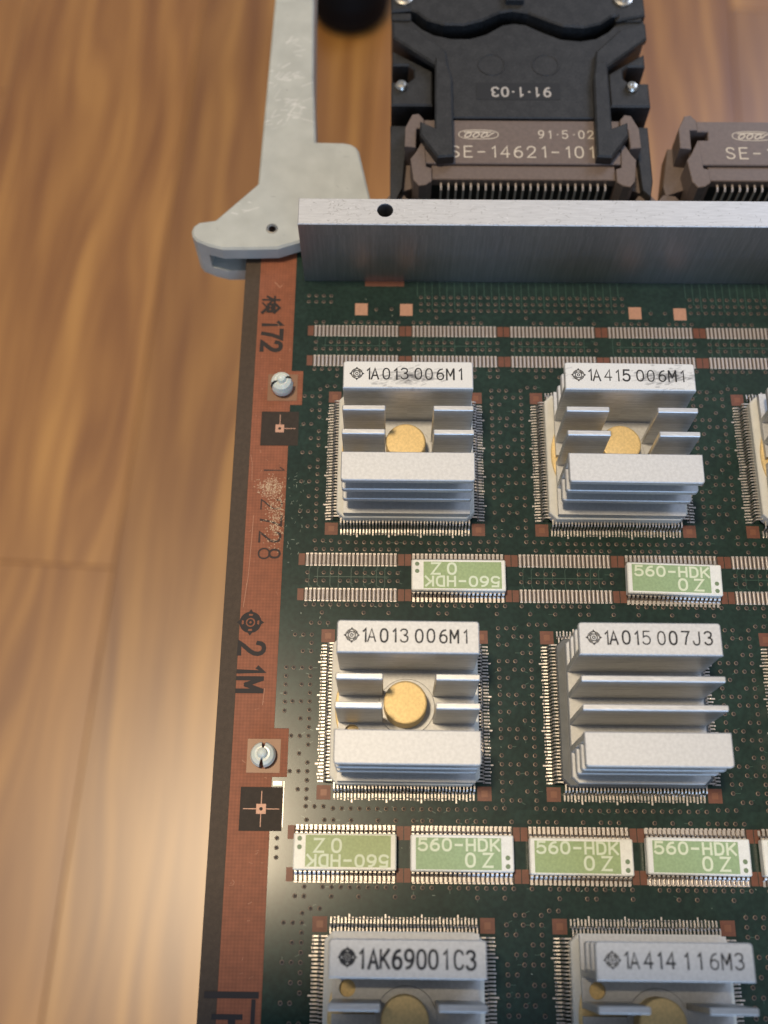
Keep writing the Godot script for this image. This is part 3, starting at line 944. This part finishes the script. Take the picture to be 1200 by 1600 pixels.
# ---------------------------------------------------------------- black plug
func make_plug() -> void:
	var t := thing("cable_plug", "black moulded cable plug with a curved groove, pushed onto the brown connector", "plug")
	var st := mb()
	prism(st, pv([[9.6, -96.0], [55.4, -96.0], [55.3, -67.0], [54.6, -65.0], [55.0, -60.0], [54.6, -56.0], [55.0, -50.5], [53.8, -49.5], [9.9, -49.5]]), -4.0, 1.0, 0.2)
	part("shell", st, M.black_plastic, t)
	# two lower flanks reaching past the connector's sides
	for s in [0, 1]:
		st = mb()
		var o := [[9.7, -49.5], [17.0, -49.5], [12.6, -46.0], [11.9, -36.0], [9.8, -31.5]] if s == 0 else [[55.0, -49.5], [48.0, -49.5], [52.6, -46.0], [53.0, -36.0], [54.4, -34.5], [55.0, -38.0]]
		prism(st, pv(o), -4.0, 6.0, 0.2)
		part("flank", st, M.black_plastic, t)
	var up := [[13.2, -71.6], [14.2, -71.2], [16.0, -69.4], [19.1, -68.3], [22.7, -68.2], [26.0, -69.3], [29.1, -71.1], [31.5, -71.6], [34.2, -71.1], [37.3, -69.5], [40.4, -68.1], [44.1, -67.8], [47.2, -68.7], [49.2, -70.4], [50.3, -70.5]]
	var low := [[13.2, -70.2], [15.3, -68.0], [17.4, -66.7], [20.5, -65.9], [23.7, -65.9], [26.6, -66.9], [29.7, -69.1], [31.7, -69.5], [33.8, -69.2], [36.9, -67.4], [40.0, -65.9], [43.5, -65.5], [46.3, -66.1], [48.6, -67.7], [50.4, -69.8]]
	var a := [[9.6, -97.4], [55.3, -97.4], [55.2, -70.6], [50.0, -69.35]]
	var rev := up.duplicate()
	rev.reverse()
	a.append_array(rev)
	a.append_array([[9.7, -71.2]])
	st = mb()
	prism(st, pv(a), 1.0, 10.4, 0.3)
	part("hood", st, M.black_plastic, t)
	var lo := [[9.7, -70.5]]
	lo.append_array(low)
	lo.append_array([[55.1, -70.4], [55.0, -66.4], [47.7, -59.3], [47.7, -48.3], [17.5, -48.3], [17.5, -60.3], [10.0, -66.1]])
	st = mb()
	prism(st, pv(lo), 1.0, 9.5, 0.2)
	part("face_panel", st, M.black_plastic, t)
	for x in [[9.75, 13.3], [49.9, 54.75]]:
		part("groove_end", box(x[0], x[1], 1.0, 9.9, -71.4, -69.7, 0.2), M.black_plastic, t)
	# the ribs that frame the panel and hook over the connector
	st = mb()
	prism(st, pv([[17.5, -60.4], [19.5, -59.1], [20.4, -56.1], [20.5, -39.0], [17.7, -38.7], [14.8, -43.4], [14.8, -46.3], [17.3, -45.0]]), 9.05, 11.0, 0.3)
	part("hook_rib", st, M.black_plastic, t)
	st = mb()
	prism(st, pv([[47.6, -59.7], [45.5, -59.1], [45.0, -56.1], [44.6, -39.1], [47.1, -38.9], [50.2, -43.4], [50.2, -46.3], [47.5, -45.0]]), 9.05, 11.0, 0.3)
	part("hook_rib", st, M.black_plastic, t)
	for o in [[[19.8, -58.5], [17.4, -59.0], [10.0, -65.0], [10.0, -68.6], [13.6, -67.4], [19.4, -62.0]], [[45.4, -58.5], [47.8, -58.8], [55.0, -65.0], [55.0, -68.6], [50.4, -67.0], [45.8, -62.0]]]:
		st = mb()
		prism(st, pv(o), 9.45, 10.7, 0.3)
		part("shoulder", st, M.black_plastic, t)
	# side lugs with their screws
	for s in [0, 1]:
		st = mb()
		var lug := pv([[10.0, -63.9], [17.1, -59.3], [17.1, -51.7], [9.8, -51.7], [9.8, -56.9], [12.8, -56.9], [13.8, -57.9], [13.8, -59.7], [12.8, -60.6], [10.0, -60.6]]) if s == 0 else pv([[54.8, -63.5], [54.8, -60.6], [51.8, -60.6], [50.8, -59.7], [50.8, -57.9], [51.8, -56.9], [55.1, -56.9], [55.1, -51.7], [48.1, -51.7], [48.1, -58.9]])
		prism(st, lug, 1.0, 8.6, 0.3)
		part("lug", st, M.black_plastic, t)
		var cx := 11.6 if s == 0 else 52.0
		st = mb()
		lathe(st, cx, -55.6, [[1.1, 8.6], [1.1, 9.1], [0.85, 9.5], [0.3, 9.6], [0.0, 9.55]], 16)
		part("screw", st, M.steel, t)
		st = mb()
		cx = 11.9 if s == 0 else 51.4
		lathe(st, cx, -74.2, [[1.75, 10.4], [1.7, 10.75], [1.2, 10.9], [1.0, 10.7], [0.6, 11.1], [0.0, 11.2]], 20)
		part("rivet", st, M.steel, t)
	for x in [27.5, 37.0]:
		st = mb()
		lathe(st, x, -60.0, [[2.5, 9.5], [2.45, 9.6], [2.2, 9.6], [2.1, 9.5]], 32)
		part("mould_ring", st, M.black_plastic, t)
	st = mb()
	prism(st, pv([[29.8, -78.0], [33.8, -78.0], [33.4, -72.8], [30.2, -72.8]]), 10.3, 11.8, 0.25)
	part("tab", st, M.black_plastic, t)
	part("date_plate", box(24.7, 39.3, 9.47, 9.56, -55.9, -52.2, 0.02), M.black_flat, t)
	st = mb()
	write(st, "91.1.03", Vector3(37.6, 9.58, -52.9), Vector3(-1, 0, 0), Vector3(0, 0, -1), [1.15, 1.9, 1.72], 0.36)
	part("date_print", st, mat(Color(0.62, 0.60, 0.58), 0.6), t)

# ---------------------------------------------------------------- chips
func lead_row() -> ArrayMesh:
	var st := mb()
	for i in 41:
		var x := 2.57 + i * 0.5
		var e := rng.randfn() * 0.018
		var l := rng.randfn() * 0.05
		bent(st, Vector3(x + e, 0, 0), Vector3(0, 0, 1), [Vector2(22.9, 1.62), Vector2(23.72 + l, 1.62), Vector2(23.95 + l, 1.5), Vector2(24.1 + l, 0.3), Vector2(24.25, 0.15), Vector2(24.9 + l, 0.10)], 0.2 + rng.randfn() * 0.012, 0.13)
		lathe(st, x + e, 24.9 + l, [[0.15, 0.04], [0.12, 0.13 + rng.randf() * 0.06], [0.0, 0.17 + rng.randf() * 0.08]], 6)
	return st.commit()

func make_chips() -> void:
	var leads := lead_row()
	var outline := pv([[1.9, 3.0], [3.0, 1.9], [22.1, 1.9], [23.3, 3.0], [23.3, 22.2], [22.1, 23.3], [3.0, 23.3], [1.9, 22.2]])
	var specs := [
		{"c": 0, "r": 0, "text": "1A013006M1", "label": "finned chip with gold stud and rubbed print 1A 013 00 6M1, beneath the aluminium bar", "flip": true, "dx": 0.2, "turn": 0.0, "rub": 0},
		{"c": 1, "r": 0, "text": "1A415006M1", "label": "finned chip with gold stud and smudged print beginning 1A 415", "flip": true, "dx": 0.35, "turn": -0.4, "rub": 1},
		{"c": 0, "r": 1, "text": "1A013006M1", "label": "finned chip with gold stud and clean print 1A 013 00 6M1, in the middle row", "flip": true, "dx": 0.25, "turn": -0.2, "rub": -1},
		{"c": 1, "r": 1, "text": "1A015007J3", "label": "finned chip without any gold stud, dark grey package, printed 1A 015 007J3", "flip": true, "dx": 0.3, "turn": 0.0, "rub": -1, "plain": true},
		{"c": 0, "r": 2, "text": "1AK69001C3", "label": "finned chip with gold stud and bold print 1AK69001C3", "flip": false, "dx": 0.3, "turn": -0.1, "rub": -1, "bold": true},
		{"c": 1, "r": 2, "text": "1A414116M3", "label": "finned chip with gold stud printed 1A 414 116M3", "flip": false, "dx": 0.15, "turn": -0.1, "rub": -1},
		{"c": 2, "r": 0, "text": "", "label": "finned chip with a gold lid rim, directly beside the one with smudged 1A 415 print", "flip": true, "dx": 0.2, "turn": 0.0, "rub": -1},
		{"c": 2, "r": 1, "text": "", "label": "finned chip directly beside the dark grey one printed 1A 015 007J3", "flip": true, "dx": 0.2, "turn": 0.0, "rub": -1},
	]
	for s in specs:
		var o := Vector3(COL[s.c], 0, ROW[s.r])
		var t := thing("finned_chip", s.label, "chip", "chips with heat sinks on the board", o)
		var plain: bool = s.get("plain", false)
		var st := mb()
		prism(st, outline, 0.7, 3.0, 0.15)
		part("package", st, M.ceramic_dark if plain else M.ceramic, t)
		for k in 4:
			stuff(part("lead_row", leads, M.lead, t, Vector3(12.575, 0, 12.575) + Vector3(-12.575, 0, -12.575).rotated(Vector3.UP, k * PI / 2), k * PI / 2))
		if not plain:
			st = mb()
			lathe(st, 12.575, 12.575, [[10.05, 3.0], [10.05, 3.3], [9.95, 3.38], [0.0, 3.4]], 64)
			part("gold_lid", st, M.gold, t)
		heat_sink(t, s)

func heat_sink(t: Node3D, s: Dictionary) -> void:
	var plain: bool = s.get("plain", false)
	var off := Vector3(12.575 + s.dx, 0, 12.575)
	var x0 := -9.75
	var x1 := 9.75
	var b0 := 3.0 if plain else 3.4
	var f: float = -1.0 if s.flip else 1.0
	var st := mb()
	# base plate with a round hole, and a slot that leaves the gold lid in sight; f mirrors it front to back
	var hy := -3.65 * f
	var body := func(a: float, b: float, c: float, d: float) -> PackedVector2Array:
		return pv([[a, minf(c, d)], [b, minf(c, d)], [b, maxf(c, d)], [a, maxf(c, d)]])
	if plain:
		prism(st, pv([[x0, -9.6], [x0 + 0.9, -10.5], [x1 - 0.9, -10.5], [x1, -9.6], [x1, 9.6], [x1 - 0.9, 10.5], [x0 + 0.9, 10.5], [x0, 9.6]]), b0, 4.3, 0.12)
	else:
		prism(st, body.call(x0, x1, -10.5 * f, -1.53 * f), b0, 4.3, 0.0, [x0 + 2.0, hy, 1.1])
		prism(st, body.call(-3.6, x1, -1.53 * f, -0.55 * f), b0, 4.3)
		prism(st, body.call(x0, x1, -0.55 * f, 10.5 * f), b0, 4.3, 0.0)
	var base := part("heat_sink", st, M.alu, t, off, deg_to_rad(s.turn))
	# outer walls A and D, with three plates reaching outwards from each
	for e in [-1.0, 1.0]:
		var st2 := mb()
		bx(st2, Vector3(x0, 4.3, minf(e * 5.35, e * 6.2)), Vector3(x1, HS - 0.95, maxf(e * 5.35, e * 6.2)), 0.0)
		part("wall_fin", st2, M.alu_fin, base)
		for h in [8.2, 12.0, HS]:
			st2 = mb()
			var inner := 6.2 if h < HS else 5.2
			rounded_plate(st2, x0, x1, h - 0.95, h, e * inner, e * 9.75)
			var mt: Material = M.alu
			if h == HS and e < 0.0 and s.rub >= 0:
				mt = M["rubbed%d" % s.rub]
				st2 = mb()
				rounded_plate(st2, x0, x1, h - 0.95, h, e * inner, e * 9.75, true)
			part("side_fin", st2, mt, base)
	# the two upright fins between, cut away round the stud
	for y in [-1.95, 1.95]:
		if plain:
			part("upright_fin", box(x0, x1, 4.3, HS, y - 0.42, y + 0.42, 0.12), M.alu_fin, base)
		else:
			part("upright_fin", box(x0, -3.35, 4.3, HS, y - 0.42, y + 0.42, 0.12), M.alu_fin, base)
			part("upright_fin", box(3.75, x1, 4.3, HS, y - 0.42, y + 0.42, 0.12), M.alu_fin, base)
	if not plain:
		st = mb()
		lathe(st, 0.0, 0.0, [[4.1, 4.3], [4.0, 4.45], [0.0, 4.46]], 40)
		part("collar", st, M.alu, base)
		st = mb()
		lathe(st, -0.2, 0.0, [[3.08, 4.3], [3.08, 7.55], [2.98, 7.75], [2.8, 7.8], [0.0, 7.82]], 40)
		part("gold_stud", st, M.gold, base)
	if s.text != "":
		st = mb()
		var bold: bool = s.get("bold", false)
		var h := HS + 0.012
		emblem(st, Vector3(-7.7 if not bold else -7.45, h, -7.6), 0.95 if not bold else 1.05, 0.13 if not bold else 0.26)
		var steps: Array = [0.0, 1.36, 2.76, 4.3, 5.8, 7.3, 8.75, 10.35, 11.9, 13.4] if bold else [0.0, 0.9, 2.6, 4.1, 5.35, 7.4, 9.0, 10.7, 12.2, 13.8]
		var n := 0
		for ch in s.text:
			write(st, ch, Vector3((-6.15 if bold else -6.4) + steps[n], h, -8.5 + rng.randf_range(-0.04, 0.04)), Vector3(1, 0, 0), Vector3(0, 0, 1), [1.05 if not bold else 1.1, 1.8 if not bold else 2.1, 1.0], 0.23 if not bold else 0.34, 0.2)
			n += 1
		part("lettering", st, M.ink, base)

func rounded_plate(st: SurfaceTool, x0: float, x1: float, h0: float, h1: float, ya: float, yb: float, print_uv := false) -> void:
	var r := 0.45
	var s := signf(yb - ya)
	var o := PackedVector2Array([Vector2(x0, ya), Vector2(x1, ya)])
	for i in 5:
		var a := PI / 2 * i / 4
		o.append(Vector2(x1 - r + cos(a) * r, yb - s * r + s * sin(a) * r))
	for i in 5:
		var a := PI / 2 * i / 4
		o.append(Vector2(x0 + r - sin(a) * r, yb - s * r + s * cos(a) * r))
	if not print_uv:
		prism(st, o, h0, h1, 0.14)
		return
	var tmp := mb()
	prism(tmp, o, h0, h1, 0.14)
	var arr := tmp.commit_to_arrays()
	for i in arr[Mesh.ARRAY_VERTEX].size():
		var v: Vector3 = arr[Mesh.ARRAY_VERTEX][i]
		st.set_normal(arr[Mesh.ARRAY_NORMAL][i])
		st.set_uv(Vector2((v.x - x0) / (x1 - x0), (v.z + 9.75) / 4.9))
		st.add_vertex(v)

# ---------------------------------------------------------------- resistor packs
func make_packs() -> void:
	var leads := mb()
	for i in 22:
		var x := 0.35 + i * 0.65
		for s in [[4.9, 1.0], [0.05, -1.0]]:
			bent(leads, Vector3(x, 0, s[0]), Vector3(0, 0, s[1]), [Vector2(-0.2, 1.1), Vector2(0.25, 1.1), Vector2(0.42, 0.98), Vector2(0.5, 0.3), Vector2(0.65, 0.16), Vector2(1.35, 0.13)], 0.34, 0.14)
	var lead_mesh := leads.commit()
	var body := mb()
	bx(body, Vector3(0, 0.35, 0), Vector3(14.35, 2.1, 4.95), 0.16)
	var body_mesh := body.commit()
	var green := mb()
	bx(green, Vector3(0.7, 2.1, 0.35), Vector3(12.6, 2.112, 4.6))
	var green_mesh := green.commit()
	var txt := mb()
	write(txt, "560-HDK", Vector3(1.0, 2.125, 0.6), Vector3(1, 0, 0), Vector3(0, 0, 1), [1.22, 1.5, 1.67], 0.32)
	write(txt, "0", Vector3(7.55, 2.125, 2.52), Vector3(1, 0, 0), Vector3(0, 0, 1), [1.3, 1.7, 2.4], 0.34)
	write(txt, "Z", Vector3(9.95, 2.125, 2.52), Vector3(1, 0, 0), Vector3(0, 0, 1), [1.4, 1.7, 2.4], 0.34)
	var txt_mesh := txt.commit()
	var dots := mb()
	for y in [3.05, 4.2]:
		lathe(dots, 13.5, y, [[0.34, 2.104], [0.0, 2.112]], 12)
	var dot_mesh := dots.commit()
	var where := [
		[13.6, 29.75, 180.0, "white resistor pack with upside-down green print, lone between two bare pad rows", 0],
		[46.55, 29.9, -1.4, "white resistor pack set slightly askew, green print upright, above the 1A 015 chip", 1],
		[-2.85, 70.3, 180.0, "white resistor pack with upside-down green print, at the row end by the copper margin", 2],
		[13.5, 70.35, 0.0, "white resistor pack with upright green print, next to the upside-down one in its row", 1],
		[30.1, 70.6, -0.4, "white resistor pack with upright green print, third along the row from the copper margin", 0],
		[46.4, 70.4, -0.6, "white resistor pack with upright green print, fourth along the row from the copper margin", 1],
		[62.45, 70.55, 0.0, "white resistor pack fifth along the row from the copper margin", 0],
	]
	for w in where:
		var t := thing("resistor_pack", w[3], "resistor pack", "white resistor packs soldered on the board", Vector3(w[0], 0, w[1]), deg_to_rad(w[2]))
		if w[2] == 180.0:
			t.position += Vector3(14.35, 0, 4.95) * MM
		part("body", body_mesh, M["pack_white%d" % w[4]], t)
		part("green_panel", green_mesh, M["pack_green%d" % w[4]], t, Vector3(rng.randf_range(-0.12, 0.12), 0, rng.randf_range(-0.1, 0.1)))
		part("lettering", txt_mesh, M.pack_print, t, Vector3(rng.randf_range(-0.15, 0.15), 0, rng.randf_range(-0.1, 0.1)))
		part("end_dots", dot_mesh, M.pack_dot, t)
		stuff(part("lead_row", lead_mesh, M.lead, t))

# ---------------------------------------------------------------- plastic rivets
func make_rivets() -> void:
	for k in 2:
		var q: Array = [[-7.7, -0.6, "white nylon split rivet standing tall in the copper margin, near the bar"], [-7.85, 59.4, "white nylon split rivet pushed low in the copper margin, above the cross-shaped register mark"]][k]
		var t := thing("nylon_rivet", q[2], "rivet", "nylon rivets in the copper margin", Vector3(q[0], 0, q[1]), 0.4 + k * 1.1)
		var st: SurfaceTool
		var hh: float = 3.0 if k == 0 else 2.0
		for s in 2:
			st = mb()
			var prof := [[1.5, 0.03], [1.75, 0.45], [1.85, hh * 0.5], [1.6, hh * 0.85], [1.1, hh], [0.55, hh * 0.98], [0.5, hh * 0.5]]
			lathe(st, 0, 0, prof, 14, s * PI + 0.18, s * PI + PI - 0.18)
			part("jaw", st, M.nylon, t)
		st = mb()
		lathe(st, 0.1, 0.0, [[0.78, 0.03], [0.78, hh + 0.15], [0.62, hh + 0.6], [0.3, hh + 0.8], [0.0, hh + 0.85]], 18)
		part("pin", st, M.nylon, t)

# ---------------------------------------------------------------- things round about
func make_foot() -> void:
	var t := thing("furniture_foot", "black rounded furniture foot standing on the wooden floor behind the lever arm", "furniture foot", "", Vector3(-22.0, FLOOR_H / MM, -546.0))
	var st := mb()
	lathe(st, 0, 0, [[0.0, 0.2], [24.0, 0.2], [28.0, 5.0], [29.5, 12.0], [28.0, 24.0], [24.0, 34.0], [20.0, 40.0]], 40)
	part("pad", st, M.rubber, t)
	st = mb()
	lathe(st, 0, 0, [[20.0, 40.0], [18.0, 60.0], [18.0, 260.0], [0.0, 260.0]], 32)
	part("stem", st, M.rubber, t)

func make_phone() -> void:
	# the picture-taking phone: the board and the lowest chips mirror it and lie in its shade
	var right := Vector3(0.99994644, -0.00271477, -0.00998757)
	var up := Vector3(-0.00833029, 0.36157891, -0.9323043)
	var back := Vector3(0.00614229, 0.93233756, 0.36153693)
	var eye := Vector3(10.3335, 161.098, 83.7032)
	var t := thing("phone", "black phone held above the circuit board", "phone")
	t.transform = Transform3D(Basis(right, up, back).orthonormalized() * Basis.from_scale(Vector3.ONE * MM), (eye + back * 8.0 - up * 64.0 - right * 24.0) * MM)
	part("case", box(-41, 41, -83, 83, -4, 4, 2.0), M.phone, t)
	var st := mb()
	bx(st, Vector3(-37.5, -80, 4.0), Vector3(37.5, 80, 4.15))
	part("glass", st, M.phone, t)
